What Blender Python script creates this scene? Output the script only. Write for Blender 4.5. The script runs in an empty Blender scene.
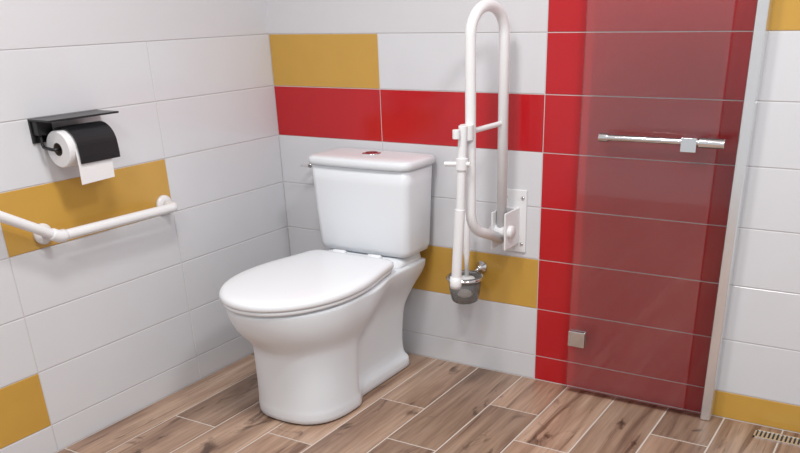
import bpy, bmesh, math, random
from mathutils import Vector, Matrix
random.seed(4)
P=[2.4601,-2.8761,1.3991,1.1143,0.0221,0.5296,820.4485]
X2,D,L,H0=.5386,.6554,.7015,.1037
sc=bpy.context.scene
sc.view_settings.view_transform='Standard'
cam=bpy.data.cameras.new('camera');co=bpy.data.objects.new('camera',cam);sc.collection.objects.link(co);sc.camera=co
co.location=P[:3];co.rotation_euler=P[3:6];cam.lens=P[6]/800*36;cam.sensor_width=36
cam.shift_x=-30.118/800;cam.shift_y=180.75/800

# ---------------------------------------------------------------- materials
def mat(n,c,r=.3,metal=0.,coat=0.,bump=0.,bscale=40,var=0.,spec=.5,emit=None):
    m=bpy.data.materials.new(n);m.use_nodes=True;nt=m.node_tree;b=nt.nodes['Principled BSDF']
    b.inputs['Base Color'].default_value=(*c,1);b.inputs['Roughness'].default_value=r;b.inputs['Metallic'].default_value=metal
    b.inputs['Coat Weight'].default_value=coat;b.inputs['Specular IOR Level'].default_value=spec
    tc=nt.nodes.new('ShaderNodeTexCoord')
    no=nt.nodes.new('ShaderNodeTexNoise');no.inputs['Scale'].default_value=bscale;no.inputs['Detail'].default_value=3
    nt.links.new(tc.outputs['Object'],no.inputs['Vector'])
    if bump:
        bp=nt.nodes.new('ShaderNodeBump');bp.inputs['Strength'].default_value=bump;bp.inputs['Distance'].default_value=.002
        nt.links.new(no.outputs['Fac'],bp.inputs['Height']);nt.links.new(bp.outputs['Normal'],b.inputs['Normal'])
    if var:
        mx=nt.nodes.new('ShaderNodeMix');mx.data_type='RGBA'
        mx.inputs[6].default_value=(*[q*(1-var) for q in c],1);mx.inputs[7].default_value=(*[min(1,q*(1+var)) for q in c],1)
        nt.links.new(no.outputs['Fac'],mx.inputs[0]);nt.links.new(mx.outputs[2],b.inputs['Base Color'])
    return m
M_wtile=mat('white_glazed_tile',(.675,.68,.705),.14,bump=.06,bscale=9,var=.015)
M_ytile=mat('ochre_glazed_tile',(.575,.33,.062),.2,bump=.06,bscale=9,var=.06)
M_rtile=mat('red_glazed_tile',(.48,.011,.016),.14,bump=.05,bscale=9,var=.05)
M_grout=mat('grout',(.62,.60,.60),.85,bump=.3,bscale=300)
M_paint=mat('white_wall_paint',(.65,.645,.665),.6,bump=.15,bscale=220)
M_ceil=mat('ceiling_paint',(.8,.8,.8),.8,bump=.1,bscale=150)
M_cer=mat('sanitary_ceramic',(.78,.81,.845),.28,coat=.0,bump=.0,var=.01,bscale=3,spec=.28)
M_seat=mat('seat_plastic',(.83,.85,.88),.22,var=.01,bscale=3,spec=.4)
M_wmet=mat('white_coated_metal',(.80,.80,.81),.28,var=.02,bscale=6)
M_chrome=mat('chrome',(.82,.82,.83),.12,metal=1,var=.02,bscale=10)
M_alu=mat('satin_aluminium',(.80,.80,.81),.22,metal=.8,bump=.05,bscale=60,var=.03)
M_black=mat('matt_black_metal',(.012,.012,.014),.32,var=.1,bscale=30)
M_paper=mat('toilet_paper',(.80,.79,.80),.95,bump=.4,bscale=250)
M_card=mat('cardboard_core',(.10,.075,.06),.9,bump=.3,bscale=200,var=.15)
M_red=mat('flush_button_red',(.20,.02,.03),.25,var=.05)
M_dark=mat('drain_dark',(.03,.03,.03),.7,bump=.2,bscale=100)
M_bristle=mat('white_bristles',(.75,.75,.75),.9,bump=.8,bscale=300)

def glassmat(n,tint,haze,base,ior=1.45):
    m=bpy.data.materials.new(n);m.use_nodes=True;nt=m.node_tree;nt.nodes.clear()
    o=nt.nodes.new('ShaderNodeOutputMaterial');t=nt.nodes.new('ShaderNodeBsdfTransparent');t.inputs[0].default_value=(*tint,1)
    g=nt.nodes.new('ShaderNodeBsdfGlossy');g.inputs['Roughness'].default_value=.03
    d=nt.nodes.new('ShaderNodeBsdfDiffuse');d.inputs[0].default_value=(*base,1)
    f=nt.nodes.new('ShaderNodeFresnel');f.inputs[0].default_value=ior
    m1=nt.nodes.new('ShaderNodeMixShader');m2=nt.nodes.new('ShaderNodeMixShader')
    tc=nt.nodes.new('ShaderNodeTexCoord');no=nt.nodes.new('ShaderNodeTexNoise');no.inputs['Scale'].default_value=2.5
    mr=nt.nodes.new('ShaderNodeMapRange');mr.inputs[3].default_value=haze*.7;mr.inputs[4].default_value=haze*1.3
    nt.links.new(tc.outputs['Object'],no.inputs['Vector']);nt.links.new(no.outputs['Fac'],mr.inputs[0])
    nt.links.new(mr.outputs[0],m1.inputs[0]);nt.links.new(t.outputs[0],m1.inputs[1]);nt.links.new(d.outputs[0],m1.inputs[2])
    nt.links.new(f.outputs[0],m2.inputs[0]);nt.links.new(m1.outputs[0],m2.inputs[1]);nt.links.new(g.outputs[0],m2.inputs[2])
    nt.links.new(m2.outputs[0],o.inputs[0]);return m
M_glass=glassmat('shower_glass',(1,1,1),.024,(1,1,1),1.42)  # haze: diffuse white mixed in as surface film and painted reflection of white room
M_edge=glassmat('shower_glass_edge',(.45,.55,.55),.3,(.5,.55,.55))
M_cup=glassmat('smoky_cup_glass',(.88,.87,.86),.25,(.7,.68,.66))

def woodmat():
    m=bpy.data.materials.new('wood_look_plank');m.use_nodes=True;nt=m.node_tree;N=nt.nodes;K=nt.links;b=N['Principled BSDF']
    geo=N.new('ShaderNodeNewGeometry');tc=N.new('ShaderNodeTexCoord')
    ml=N.new('ShaderNodeMath');ml.operation='MULTIPLY';ml.inputs[1].default_value=57;K.new(geo.outputs['Random Per Island'],ml.inputs[0])
    cx=N.new('ShaderNodeCombineXYZ');K.new(ml.outputs[0],cx.inputs[0]);K.new(ml.outputs[0],cx.inputs[1]);K.new(ml.outputs[0],cx.inputs[2])
    ad=N.new('ShaderNodeVectorMath');ad.operation='ADD';K.new(tc.outputs['Object'],ad.inputs[0]);K.new(cx.outputs[0],ad.inputs[1])
    def noise(sx,sy,sc_,det,dist,rough=.55):
        mp=N.new('ShaderNodeMapping');mp.inputs['Scale'].default_value=(sx,sy,1);K.new(ad.outputs[0],mp.inputs[0])
        n=N.new('ShaderNodeTexNoise');n.inputs['Scale'].default_value=sc_;n.inputs['Detail'].default_value=det;n.inputs['Distortion'].default_value=dist;n.inputs['Roughness'].default_value=rough
        K.new(mp.outputs[0],n.inputs['Vector']);return n
    def ramp(n,els):
        r=N.new('ShaderNodeValToRGB');K.new(n.outputs['Fac'],r.inputs[0]);e=r.color_ramp.elements
        e[0].position,e[0].color=els[0][0],(*els[0][1],1);e[1].position,e[1].color=els[-1][0],(*els[-1][1],1)
        for p,c in els[1:-1]:
            a=e.new(p);a.color=(*c,1)
        return r
    def mult(a,b_,f):
        mx=N.new('ShaderNodeMix');mx.data_type='RGBA';mx.blend_type='MULTIPLY';mx.inputs[0].default_value=f
        K.new(a,mx.inputs[6]);K.new(b_,mx.inputs[7]);return mx.outputs[2]
    r1=ramp(noise(10,1.1,1,7,.8,.6),[(.30,(.18,.10,.062)),(.45,(.33,.20,.13)),(.58,(.43,.28,.19)),(.75,(.52,.37,.275))])
    n2=noise(75,3,1,4,.4)
    r2=ramp(n2,[(.3,(.64,.61,.59)),(.6,(1,1,1))])
    c=mult(r1.outputs[0],r2.outputs[0],.85)
    # dark knots / cracks
    r3=ramp(noise(7,2.6,1.3,5,1.2,.6),[(.31,(.22,.16,.13)),(.40,(1,1,1))])
    c=mult(c,r3.outputs[0],.9)
    r4=ramp(noise(26,1.3,1,3,1.0,.5),[(.31,(.38,.29,.25)),(.38,(1,1,1))])
    c=mult(c,r4.outputs[0],.8)
    hs=N.new('ShaderNodeHueSaturation');K.new(c,hs.inputs['Color'])
    mr=N.new('ShaderNodeMapRange');mr.inputs[3].default_value=.8;mr.inputs[4].default_value=1.2;K.new(geo.outputs['Random Per Island'],mr.inputs[0]);K.new(mr.outputs[0],hs.inputs['Value'])
    hs.inputs['Saturation'].default_value=.93
    K.new(hs.outputs[0],b.inputs['Base Color']);b.inputs['Roughness'].default_value=.36
    bp=N.new('ShaderNodeBump');bp.inputs['Strength'].default_value=.15;bp.inputs['Distance'].default_value=.002;K.new(n2.outputs['Fac'],bp.inputs['Height']);K.new(bp.outputs[0],b.inputs['Normal'])
    return m
M_wood=woodmat()

# ---------------------------------------------------------------- helpers
def obj(name,bm,mats,parent=None,smooth=True,mods=()):
    me=bpy.data.meshes.new(name);bmesh.ops.recalc_face_normals(bm,faces=bm.faces[:]);bm.to_mesh(me);bm.free()
    o=bpy.data.objects.new(name,me);sc.collection.objects.link(o)
    for m in (mats if isinstance(mats,(list,tuple)) else [mats]): me.materials.append(m)
    if smooth:
        for p in me.polygons:p.use_smooth=True
    if parent:
        o.parent=parent;o.matrix_parent_inverse=Matrix.Translation(parent.location).inverted()
    return o
def bevel(o,w,seg=3,ang=30):
    m=o.modifiers.new('bevel','BEVEL');m.width=w;m.segments=seg;m.limit_method='ANGLE';m.angle_limit=math.radians(ang)
    wn=o.modifiers.new('wn','WEIGHTED_NORMAL');wn.keep_sharp=False
    return o
def sub(o,l=2):
    m=o.modifiers.new('sub','SUBSURF');m.levels=l;m.render_levels=l;return o
def empty(name,loc,label,cat):
    o=bpy.data.objects.new(name,None);o.location=loc;o.empty_display_size=.05;sc.collection.objects.link(o);o['label']=label;o['category']=cat;return o
def addbox(bm,x0,x1,y0,y1,z0,z1,mi=0):
    v=[bm.verts.new(p) for p in ((x0,y0,z0),(x1,y0,z0),(x1,y1,z0),(x0,y1,z0),(x0,y0,z1),(x1,y0,z1),(x1,y1,z1),(x0,y1,z1))]
    for f in ((0,3,2,1),(4,5,6,7),(0,1,5,4),(1,2,6,5),(2,3,7,6),(3,0,4,7)):
        bm.faces.new([v[i] for i in f]).material_index=mi
def box(name,x0,x1,y0,y1,z0,z1,m,parent=None,bev=.003,seg=3):
    bm=bmesh.new();addbox(bm,x0,x1,y0,y1,z0,z1);return bevel(obj(name,bm,m,parent),bev,seg)
def loft(bm,rings,cap0=True,cap1=True,closed=True,mi=0):
    vr=[[bm.verts.new(p) for p in r] for r in rings];n=len(rings[0])
    for a,b in zip(vr,vr[1:]):
        for i in range(n if closed else n-1):
            j=(i+1)%n;bm.faces.new((a[i],a[j],b[j],b[i])).material_index=mi
    if cap0:bm.faces.new(vr[0][::-1]).material_index=mi
    if cap1:bm.faces.new(vr[-1]).material_index=mi
    return vr
def smoothpath(pts,r,n=8):
    pts=[Vector(p) for p in pts];out=[pts[0]]
    for a,b,c in zip(pts,pts[1:],pts[2:]):
        u=(a-b);v=(c-b);lu,lv=u.length,v.length;u.normalize();v.normalize()
        ang=u.angle(v);t=min(r/math.tan(ang/2),lu*.49,lv*.49);rr=t*math.tan(ang/2)
        cdir=(u+v).normalized();cen=b+cdir*(rr/math.sin(ang/2));s=(b+u*t)-cen;e=(b+v*t)-cen
        th=s.angle(e)
        for i in range(n+1):
            w=i/n;out.append(cen+(s*math.sin((1-w)*th)+e*math.sin(w*th))/math.sin(th))
    out.append(pts[-1]);return out
def tube(bm,path,r,seg=20,cap=True,mi=0):
    path=[Vector(p) for p in path];rs=r if isinstance(r,(list,tuple)) else [r]*len(path)
    t=(path[1]-path[0]).normalized();nrm=t.orthogonal().normalized();rings=[]
    for i,p in enumerate(path):
        if i==0:tt=path[1]-path[0]
        elif i==len(path)-1:tt=path[-1]-path[-2]
        else:tt=(path[i+1]-p).normalized()+(p-path[i-1]).normalized()
        tt.normalize();q=t.rotation_difference(tt);nrm=q@nrm;t=tt;bn=t.cross(nrm)
        rings.append([p+(nrm*math.cos(2*math.pi*k/seg)+bn*math.sin(2*math.pi*k/seg))*rs[i] for k in range(seg)])
    loft(bm,rings,cap,cap,mi=mi)
def tubeobj(name,path,r,m,parent,seg=20,edge=0):
    bm=bmesh.new();tube(bm,path,r,seg);o=obj(name,bm,m,parent)
    if edge: bevel(o,edge,3,50)
    return o

# ---------------------------------------------------------------- walls
def walls(name,fn,spans,rows,plane,ztop):
    bm=bmesh.new();g=.0017;c_=.0016
    def V(a,off,z): return (a,off,z) if plane=='b' else (-off,a,z)
    for a0,a1,c in spans:
        rr=[(z0,z1,k) for k,(z0,z1) in enumerate(rows)]
        if ztop[c] is not None: rr=[q for q in rr if q[0]<ztop[c]-.01]
        for z0,z1,k in rr:
            outer=[(a0+g,z0+g),(a1-g,z0+g),(a1-g,z1-g),(a0+g,z1-g)];h=g+c_
            inner=[(a0+h,z0+h),(a1-h,z0+h),(a1-h,z1-h),(a0+h,z1-h)]
            o=[bm.verts.new(V(a,.004,z)) for a,z in outer];mid=[bm.verts.new(V(a,.0008,z)) for a,z in outer];n=[bm.verts.new(V(a,0,z)) for a,z in inner]
            mi=fn(c,k)
            for i in range(4):
                j=(i+1)%4
                bm.faces.new((o[i],o[j],mid[j],mid[i])).material_index=mi
                bm.faces.new((mid[i],mid[j],n[j],n[i])).material_index=mi
            bm.faces.new(n).material_index=mi
        if ztop[c] is not None:
            if plane=='b':addbox(bm,a0,a1,0,.02,ztop[c]+.002,2.6,4)
            else:addbox(bm,-.02,0,a0,a1,ztop[c]+.002,2.6,4)
    lo,hi=spans[0][0],spans[-1][1]
    if plane=='b':addbox(bm,-.15,hi,.0022,.15,-.02,2.6,3)
    else:addbox(bm,-.15,-.0022,lo,hi+.0022,-.02,2.6,3)
    o=obj(name,bm,[M_wtile,M_ytile,M_rtile,M_grout,M_paint],smooth=False);o['kind']='structure';return o
rows=[(0,H0)]+[(H0+.2*i,H0+.2*i+.2) for i in range(12)]
rows=[r for r in rows if r[1]<2.6]
def fb(c,k):
    if c==2: return 2
    if c==0: return {6:1,5:2}.get(k,0)
    if c==1: return {5:2,2:1}.get(k,0)
    return {0:1,7:1}.get(k,0)
def fl(c,k): return {(1,4):1,(2,1):1}.get((c,k),0)
K6=H0+1.2
walls('wall_back',fb,[(0,X2,0),(X2,X2+L,1),(X2+L,X2+2*L,2),(X2+2*L,X2+3*L,3),(X2+3*L,X2+4*L,4)],rows,'b',{0:K6,1:K6,2:None,3:None,4:None})
walls('wall_left',fl,[(-D-4*L,-D-3*L,4),(-D-3*L,-D-2*L,3),(-D-2*L,-D-L,2),(-D-L,-D,1),(-D,0,0)],rows,'l',{i:K6 for i in range(5)})
# ---------------------------------------------------------------- floor
bm=bmesh.new();pw=.205;g=.0030
x=.98-5*pw
DR=(2.125,2.78,-.105,-.045)
while x<3.3:
    k=round((x-.98)/pw);ends={-5:-.35,-4:-.95,-3:-.62,-2:-.89,-1:-.45,0:-.72,1:-.30,2:-.52,3:-.86,4:-.25,5:-.6}.get(k,-.3-.2*(k%4))
    ys=[0.0]
    e=ends
    while e>-3.6: ys.append(e);e-=.98
    ys.append(-3.6)
    xa,xb=max(x,0),x+pw
    for y0,y1 in zip(ys,ys[1:]):
        pts=[(xa+g,y1+g),(xb-g,y1+g),(xb-g,y0-g),(xa+g,y0-g)];h=.0016
        inn=[(xa+g+h,y1+g+h),(xb-g-h,y1+g+h),(xb-g-h,y0-g-h),(xa+g+h,y0-g-h)]
        o=[bm.verts.new((a,b,-.0035)) for a,b in pts];md=[bm.verts.new((a,b,-.0012)) for a,b in pts];n=[bm.verts.new((a,b,0)) for a,b in inn]
        for i in range(4):
            j=(i+1)%4;bm.faces.new((o[i],o[j],md[j],md[i]));bm.faces.new((md[i],md[j],n[j],n[i]))
        bm.faces.new(n)
    x+=pw
addbox(bm,-.15,3.35,-3.6,.15,-.15,-.0018,1)
M_fgrout=mat('floor_grout',(.60,.53,.48),.9,bump=.3,bscale=300)
fo=obj('floor',bm,[M_wood,M_fgrout],smooth=False);fo['kind']='structure'
bm=bmesh.new();addbox(bm,-.15,3.35,-3.6,.15,2.6,2.7);ce=obj('ceiling',bm,M_ceil,smooth=False);ce['kind']='structure'

# ---------------------------------------------------------------- toilet
CX=.567
T=empty('toilet',(CX,-.45,0),'white ceramic close-coupled toilet with closed lid standing on wood-look floor','toilet')
def ss(t): t=max(0,min(1,t));return t*t*(3-2*t)
def bodyring(z,yf,a,hw,hwb,yb,b0,b1,ex=2.0):
    right=[];n=14
    for i in range(n+1):
        th=math.pi/2*i/n
        sx=math.sin(th)**(2/ex);cy=math.cos(th)**(2/ex)
        right.append((hw*sx,yf+a-a*cy))
    yc=yf+a
    m=18
    for i in range(1,m+1):
        y=yc+(yb-.012-yc)*i/m
        right.append((hw+(hwb-hw)*ss((y-b0)/(b1-b0)),y))
    right.append((hwb-.012,yb));right.append((hwb*.5,yb));right.append((0,yb))
    pts=[Vector((CX+x,y,z)) for x,y in right]+[Vector((CX-x,y,z)) for x,y in right[1:-1][::-1]]
    return pts
S=[ # z, yf, a, hw, hwb, yb, b0,b1
 (0.0,-.800,.22,.183,.142,-.12,-.56,-.48,2.7),
 (0.004,-.809,.225,.190,.149,-.115,-.56,-.48,2.7),
 (0.046,-.809,.22,.190,.148,-.115,-.56,-.48,2.7),
 (0.054,-.808,.22,.189,.140,-.115,-.56,-.48,2.7),
 (0.060,-.807,.22,.188,.116,-.11,-.56,-.48,2.7),
 (0.12,-.806,.22,.187,.113,-.11,-.56,-.47,2.7),
 (0.20,-.806,.22,.186,.113,-.10,-.56,-.46,2.7),
 (0.265,-.809,.22,.188,.116,-.09,-.56,-.44,2.6),
 (0.290,-.819,.23,.192,.122,-.075,-.56,-.40,2.4),
 (0.325,-.854,.25,.209,.134,-.06,-.56,-.34,2.2),
 (0.365,-.895,.275,.229,.156,-.05,-.54,-.29,2.1),
 (0.41,-.919,.295,.240,.186,-.045,-.52,-.28),
 (0.445,-.930,.305,.243,.198,-.04,-.50,-.28),
 (0.464,-.931,.306,.244,.199,-.04,-.50,-.28),
 (0.470,-.922,.30,.237,.193,-.045,-.50,-.28)]
bm=bmesh.new();loft(bm,[bodyring(*s) for s in S])
# platform under tank
def rr(x0,x1,y0,y1,z,r,n=6,bow=0.):
    pts=[]
    for cx,cy,a0 in ((x1-r,y1-r,0),(x0+r,y1-r,90),(x0+r,y0+r,180),(x1-r,y0+r,270)):
        for i in range(n+1):
            a=math.radians(a0+90*i/n);pts.append([cx+r*math.cos(a),cy+r*math.sin(a)])
        if a0==180 and bow:
            for t in (.2,.4,.6,.8):
                pts.append([x0+r+(x1-x0-2*r)*t,y0])
    out=[]
    xm=(x0+x1)/2;hw=(x1-x0)/2
    for a,b in pts:
        if bow and b<(y0+y1)/2: b-=bow*(1-((a-xm)/hw)**2)
        out.append(Vector((a,b,z)))
    return out
loft(bm,[rr(.376,.758,-.28,-.045,.45,.05),rr(.376,.758,-.27,-.045,.472,.05),rr(.380,.754,-.25,-.045,.488,.05),rr(.385,.749,-.235,-.045,.497,.05),rr(.390,.744,-.23,-.05,.503,.05)])
o=sub(obj('bowl',bm,M_cer,T),1)
# tank
bm=bmesh.new()
loft(bm,[rr(.373,.762,-.205,-.05,.502,.032,bow=.007),rr(.359,.776,-.222,-.035,.508,.033,bow=.008),rr(.352,.782,-.226,-.030,.53,.033,bow=.008),rr(.346,.788,-.230,-.026,.65,.033,bow=.008),rr(.340,.794,-.232,-.022,.78,.033,bow=.008),rr(.337,.797,-.233,-.02,.842,.033,bow=.008)])
obj('tank',bm,M_cer,T)
bm=bmesh.new()
loft(bm,[rr(.336,.799,-.236,-.015,.8425,.035,bow=.009),rr(.329,.806,-.243,-.010,.846,.040,bow=.010),rr(.328,.807,-.244,-.009,.864,.040,bow=.010),rr(.332,.803,-.240,-.013,.871,.04,bow=.009),rr(.342,.793,-.230,-.022,.875,.038,bow=.008),rr(.40,.736,-.18,-.055,.877,.04,bow=.008)])
obj('tank_lid',bm,M_cer,T)
def lathe(bm,prof,c,axis='z',seg=32,mi=0,cap0=True,cap1=True):
    rings=[]
    for r,h in prof:
        ring=[]
        for k in range(seg):
            a=2*math.pi*k/seg;u,v=r*math.cos(a),r*math.sin(a)
            ring.append(Vector(c)+Vector({'z':(u,v,h),'y':(u,h,v),'x':(h,u,v)}[axis]))
        rings.append(ring)
    loft(bm,rings,cap0,cap1,mi=mi)
bm=bmesh.new();lathe(bm,[(.038,.876),(.038,.8805),(.035,.882),(.026,.882)],(CX+.0,-.12,0));b_=obj('flush_ring',bm,M_chrome,T);b_['label']='chrome ring around the flush button'
bm=bmesh.new();lathe(bm,[(.024,.8805),(.024,.8835),(.021,.8845),(.004,.8848)],(CX+.0,-.12,0));b2=obj('flush_button',bm,M_red,b_);b2['label']='dark red round flush button'
# seat and lid
def seatring(z,inset,yb=-.275):
    hw=.251-inset;a=.334-inset;yc=-.615;right=[];n=18
    for i in range(n+1):
        th=math.pi/2*i/n;right.append((hw*math.sin(th)**.96,yc-a*math.cos(th)))
    for i in range(1,11):
        y=yc+(yb-inset-.04-yc)*i/10
        right.append((hw-(.050)*ss((y-yc)/(yb-yc))**1.2,y))
    hb=hw-.050
    for i in range(1,5):
        a2=math.radians(90*i/4);right.append((hb-.04+.04*math.cos(a2),yb-inset-.04+.04*math.sin(a2)))
    right.append((hb*.4,yb-inset));right.append((0,yb-inset))
    return [Vector((CX+x,y,z+.0215)) for x,y in right]+[Vector((CX-x,y,z+.0215)) for x,y in right[1:-1][::-1]]
bm=bmesh.new();loft(bm,[seatring(.4495,.012),seatring(.452,.006),seatring(.462,.005),seatring(.4645,.009)]);obj('seat',bm,M_seat,T)
bm=bmesh.new();loft(bm,[seatring(.4655,.010),seatring(.467,.002),seatring(.473,-.001),seatring(.485,.000),seatring(.492,.006),seatring(.4950,.018),seatring(.497,.05),seatring(.498,.12)],);obj('seat_lid',bm,M_seat,T)
for i,xx in enumerate((CX-.085,CX+.085)):
    bm=bmesh.new();lathe(bm,[(.011,-.03),(.013,-.027),(.013,.027),(.011,.03)],(xx,-.262,.505),'x',20);obj('seat_hinge',bm,M_seat,T)
# supply valve
V=empty('water_supply_valve',(.25,0,.81),'small chrome water valve on the wall beside the toilet tank','water valve')
bm=bmesh.new();lathe(bm,[(.022,0),(.022,-.004),(.012,-.008),(.009,-.05),(.009,-.075)],(.215,0,.80),'y',20);obj('valve_body',bm,M_chrome,V)
tubeobj('supply_pipe',smoothpath([(.215,-.07,.80),(.26,-.09,.80),(.334,-.09,.79)],.02),.006,M_chrome,V,14)
box('lever',.175,.215,-.085,-.073,.795,.805,M_chrome,V,.002)

# ---------------------------------------------------------------- angled grab bar on left wall
G=empty('grab_bar',(0,-.95,.74),'white angled safety grab bar fixed to the side wall','grab bar')
tubeobj('rail',smoothpath([(.012,-.70,.742),(.072,-.70,.742),(.072,-1.215,.748),(.072,-1.55,.94),(.012,-1.55,.94)],.045,10),.0165,M_wmet,G,24)
for (yy,zz) in ((-.70,.742),(-1.55,.94)):
    bm=bmesh.new();lathe(bm,[(.036,.0),(.036,.010),(.032,.015),(.020,.017)],(0,yy,zz),'x',36);obj('wall_flange',bm,M_wmet,G)
bm=bmesh.new();tube(bm,[(.016,-1.225,.752),(.072,-1.225,.752)],.014,20);lathe(bm,[(.034,.0),(.034,.010),(.030,.015),(.016,.017)],(0,-1.225,.752),'x',36)
obj('wall_flange',bm,M_wmet,G)
bm=bmesh.new();tube(bm,[(.072,-1.190,.748),(.072,-1.195,.748),(.072,-1.216,.749),(.072,-1.237,.761),(.072,-1.241,.764)],[.0185,.0205,.0205,.0205,.0185],24);obj('joint_collar',bm,M_wmet,G)

# ---------------------------------------------------------------- paper holder
H=empty('toilet_paper_holder',(0,-1.04,1.10),'black metal toilet paper holder with shelf on the side wall','paper holder')
box('shelf',.0,.105,-1.185,-.915,1.098,1.104,M_black,H,.0015)
bm=bmesh.new();addbox(bm,0,.008,-1.185,-1.11,1.030,1.098);addbox(bm,.008,.034,-1.18,-1.125,1.055,1.097)
bevel(obj('wall_bracket',bm,M_black,H),.002)
RZ=1.012
tubeobj('roll_spindle',smoothpath([(.02,-1.165,1.08),(.02,-1.165,RZ+.005),(.072,-1.165,RZ),(.072,-.99,RZ)],.012,5),.005,M_black,H,12)
def cover():
    def arc(r):
        pts=[];cx,cz=.072,RZ
        for i in range(17):
            a=math.radians(150-150*i/16);pts.append((cx+r*math.cos(a),cz+r*math.sin(a)))
        pts.append((cx+r+.002,cz-.025));pts.append((cx+r+.001,cz-.045));return pts
    return arc(.066)+arc(.0645)[::-1]
bm=bmesh.new();ring=cover()
loft(bm,[[Vector((x,y,z)) for x,z in ring] for y in (-1.125,-.970)]);obj('cover_flap',bm,M_black,H,smooth=False)
RL=empty('toilet_paper_roll',(.072,-1.05,RZ),'white toilet paper roll hanging on the black holder','toilet paper roll')
Y0,Y1=-1.150,-.98
bm=bmesh.new();prof=[(.020,Y0),(.054,Y0),(.0565,Y0+.003),(.0565,Y1-.003),(.054,Y1),(.020,Y1),(.020,Y0)]
seg=48;rings=[]
for r,h in prof: rings.append([Vector((.072+r*math.cos(2*math.pi*k/seg),h,RZ+r*math.sin(2*math.pi*k/seg))) for k in range(seg)])
loft(bm,rings,False,False);bmesh.ops.remove_doubles(bm,verts=bm.verts[:],dist=1e-5)
bevel(obj('paper',bm,M_paper,RL),.0005)
bm=bmesh.new();rings=[[Vector((.072+r*math.cos(2*math.pi*k/32),h,RZ+r*math.sin(2*math.pi*k/32))) for k in range(32)] for r,h in ((.0198,Y0-.001),(.0198,Y1+.001),(.0185,Y1+.001),(.0185,Y0-.001),(.0198,Y0-.001))]
loft(bm,rings,False,False);bmesh.ops.remove_doubles(bm,verts=bm.verts[:],dist=1e-5);c_=obj('cardboard_core',bm,M_card,RL);c_['label']='brown cardboard core'
bm=bmesh.new();tp=[(.072+.0575,RZ),(.1320,RZ-.02),(.1325,RZ-.045),(.1315,RZ-.08),(.1305,RZ-.107)];ring=[(x,z) for x,z in tp]+[(x-.0008,z) for x,z in tp[::-1]]
loft(bm,[[Vector((x,y,z+(y+1.06)*.03)) for x,z in ring] for y in (-1.132,-1.06,-1.0)]);obj('loose_sheet',bm,M_paper,RL,smooth=False)

# ---------------------------------------------------------------- folding support rail
F=empty('folding_support_rail',(1.13,0,.64),'white fold-up support rail with leg raised upright on tiled wall','support rail')
box('wall_plate',1.085,1.185,-.008,0,.525,.765,M_wmet,F,.004)
for zz in (.56,.735):
    for xx in (1.10,1.17):
        bm=bmesh.new();lathe(bm,[(.007,-.008),(.007,-.011),(.004,-.012)],(xx,0,zz),'y',14);s_=obj('screw',bm,M_chrome,F)
bm=bmesh.new()
addbox(bm,1.096,1.104,-.13,-.006,.56,.70);addbox(bm,1.150,1.158,-.13,-.006,.56,.70);addbox(bm,1.104,1.150,-.03,-.006,.56,.70)
bevel(obj('hinge_bracket',bm,M_wmet,F),.004)
def PT(y,z): return Vector((1.124+(y+.095)*.20,y,z))
path=smoothpath([PT(-.095,.60),PT(-.095,1.392),PT(-.275,1.392),PT(-.275,.67),PT(-.10,.60)],.089,14)
tubeobj('handrail',path,.0185,M_wmet,F,24)
bm=bmesh.new();lathe(bm,[(.022,1.080),(.024,1.085),(.024,1.169),(.022,1.174)],(0,-.095,.625),'x',24);obj('pivot',bm,M_wmet,F)
# support leg
LG=[Vector((1.084,-.322,1.03)),Vector((1.075,-.330,.72)),Vector((1.062,-.340,.475))]
bm=bmesh.new();tube(bm,[LG[0],LG[1]],.0155,20);tube(bm,[LG[1]+Vector((0,0,.03)),LG[2]],.0185,20);lg=obj('support_leg',bm,M_wmet,F);bevel(lg,.002,2,50)
bm=bmesh.new();tube(bm,[LG[2]+Vector((0,0,.03)),LG[2]+Vector((-.001,-.001,0)),LG[2]+Vector((-.002,-.001,-.012))],[.021,.022,.019],24);obj('leg_foot',bm,M_wmet,F)
bm=bmesh.new();tube(bm,[PT(-.345,1.0),PT(-.275,1.005),PT(-.075,1.015)],.009,14);tube(bm,[PT(-.35,.99),PT(-.35,1.02)],.013,14);tube(bm,[PT(-.295,.98),PT(-.295,1.03)],.024,20);bevel(obj('leg_clamp',bm,M_wmet,F),.002,2,50)
bm=bmesh.new();tube(bm,[Vector((1.025,-.35,.905)),Vector((1.11,-.32,.905))],.008,14);tube(bm,[Vector((1.080,-.326,.885)),Vector((1.081,-.326,.925))],.021,20);bevel(obj('leg_clip',bm,M_wmet,F),.002,2,50)

# ---------------------------------------------------------------- brush holder and brush
B=empty('toilet_brush_holder',(.975,0,.40),'chrome ring holder with smoky glass cup on ochre tile','toilet brush holder')
bm=bmesh.new();lathe(bm,[(.024,0),(.024,-.008),(.010,-.012),(.008,-.03)],(.995,0,.445),'y',24);obj('wall_mount',bm,M_chrome,B)
bm=bmesh.new()
cc=Vector((.970,-.10,.425))
tube(bm,[(.995,-.02,.445),(.980,-.033,.430)],.007,14)
rg=[cc+Vector((.070*math.cos(a),.070*math.sin(a),0)) for a in [2*math.pi*i/36 for i in range(37)]];tube(bm,rg,.006,12,False);obj('ring',bm,M_chrome,B)
bm=bmesh.new();lathe(bm,[(.042,.325),(.053,.333),(.061,.37),(.066,.434),(.063,.434),(.058,.37),(.048,.336),(.004,.334)],(cc.x,cc.y,0),'z',36);obj('cup',bm,M_cup,B)
TB=empty('toilet_brush',(cc.x,cc.y,.34),'white-handled toilet brush standing in the smoky glass cup','toilet brush')
bx,by=cc.x+.008,cc.y
bm=bmesh.new();lathe(bm,[(.010,.345),(.034,.350),(.040,.37),(.040,.41),(.030,.425),(.008,.43)],(bx,by,0),'z',28);obj('bristle_head',bm,M_bristle,TB)
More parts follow.
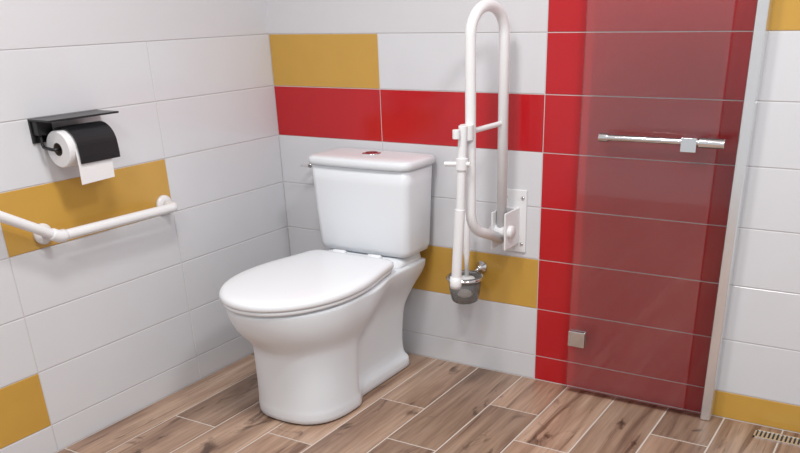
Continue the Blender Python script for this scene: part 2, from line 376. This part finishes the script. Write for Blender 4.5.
bm=bmesh.new();lathe(bm,[(.008,.425),(.010,.50),(.0135,.53),(.0145,.66),(.011,.676),(.004,.68)],(bx,by,0),'z',20);obj('handle',bm,M_wmet,TB)

# ---------------------------------------------------------------- shower screen
Sx=empty('shower_screen',(1.63,-.05,0),'clear glass shower screen with chrome towel bar and satin aluminium post','shower screen')
bm=bmesh.new();addbox(bm,1.400,1.865,-.056,-.048,.022,2.05)
bm.normal_update()
for f in bm.faces: f.material_index=0 if abs(f.normal.y)>.5 else 1
obj('glass_panel',bm,[M_glass,M_edge],Sx,smooth=False)
bm=bmesh.new();addbox(bm,1.871,1.932,-.056,-.048,.022,2.05);bm.normal_update()
for f in bm.faces: f.material_index=0 if abs(f.normal.y)>.5 else 1
obj('glass_panel',bm,[glassmat('clear_strip_glass',(.90,.90,.90),.01,(.8,.8,.8),1.3),M_edge],Sx,smooth=False)
box('wall_post',1.928,1.964,-.058,-.001,0,2.07,M_alu,Sx,.006)
bm=bmesh.new();addbox(bm,1.402,1.468,-.068,-.056,.20,.262);addbox(bm,1.402,1.468,-.048,-.038,.20,.262);bevel(obj('glass_clamp',bm,M_chrome,Sx),.003)
bm=bmesh.new();tube(bm,[(1.490,-.105,.985),(1.895,-.105,.985)],.010,18);tube(bm,[(1.51,-.105,.985),(1.51,-.056,.985)],.0085,18);tube(bm,[(1.845,-.105,.985),(1.845,-.056,.985)],.011,18)
tube(bm,[(1.488,-.105,.985),(1.52,-.105,.985)],.014,18);tube(bm,[(1.82,-.105,.985),(1.90,-.105,.985)],.016,18)
addbox(bm,1.765,1.815,-.120,-.056,.955,1.0);bevel(obj('towel_bar',bm,M_chrome,Sx),.002,2,50)

# ---------------------------------------------------------------- drain
DN=empty('shower_drain',(2.45,-.075,0),'long stainless steel linear drain grate in the floor','floor drain')
bm=bmesh.new();x0,x1,y0,y1=DR
for a in ((x0,x1,y0,y0+.006),(x0,x1,y1-.006,y1),(x0,x0+.006,y0,y1),(x1-.006,x1,y0,y1)):addbox(bm,a[0],a[1],a[2],a[3],0.0,.004)
xx=x0+.012
while xx<x1-.012: addbox(bm,xx,xx+.007,y0+.006,y1-.006,.0005,.003);xx+=.014
obj('grate',bm,M_alu,DN,smooth=False)
bm=bmesh.new();addbox(bm,x0+.004,x1-.004,y0+.004,y1-.004,.0,.0006);obj('channel',bm,M_dark,DN,smooth=False)

# ---------------------------------------------------------------- light
def area(loc,rot,size,power,col=(1,.99,.98)):
    l=bpy.data.lights.new('ceiling_light','AREA');l.shape='DISK';l.size=size;l.energy=power;l.color=col
    o=bpy.data.objects.new('ceiling_light',l);o.location=loc;o.rotation_euler=rot;sc.collection.objects.link(o)
area((1.15,-1.45,2.58),(0,0,0),.4,23)
area((2.3,-1.3,2.58),(0,0,0),.4,26)
area((1.6,-2.9,2.58),(0,0,0),.6,24)
w=bpy.data.worlds.new('world');sc.world=w;w.use_nodes=True;bg=w.node_tree.nodes['Background'];bg.inputs[0].default_value=(.94,.965,1,1);bg.inputs[1].default_value=.66
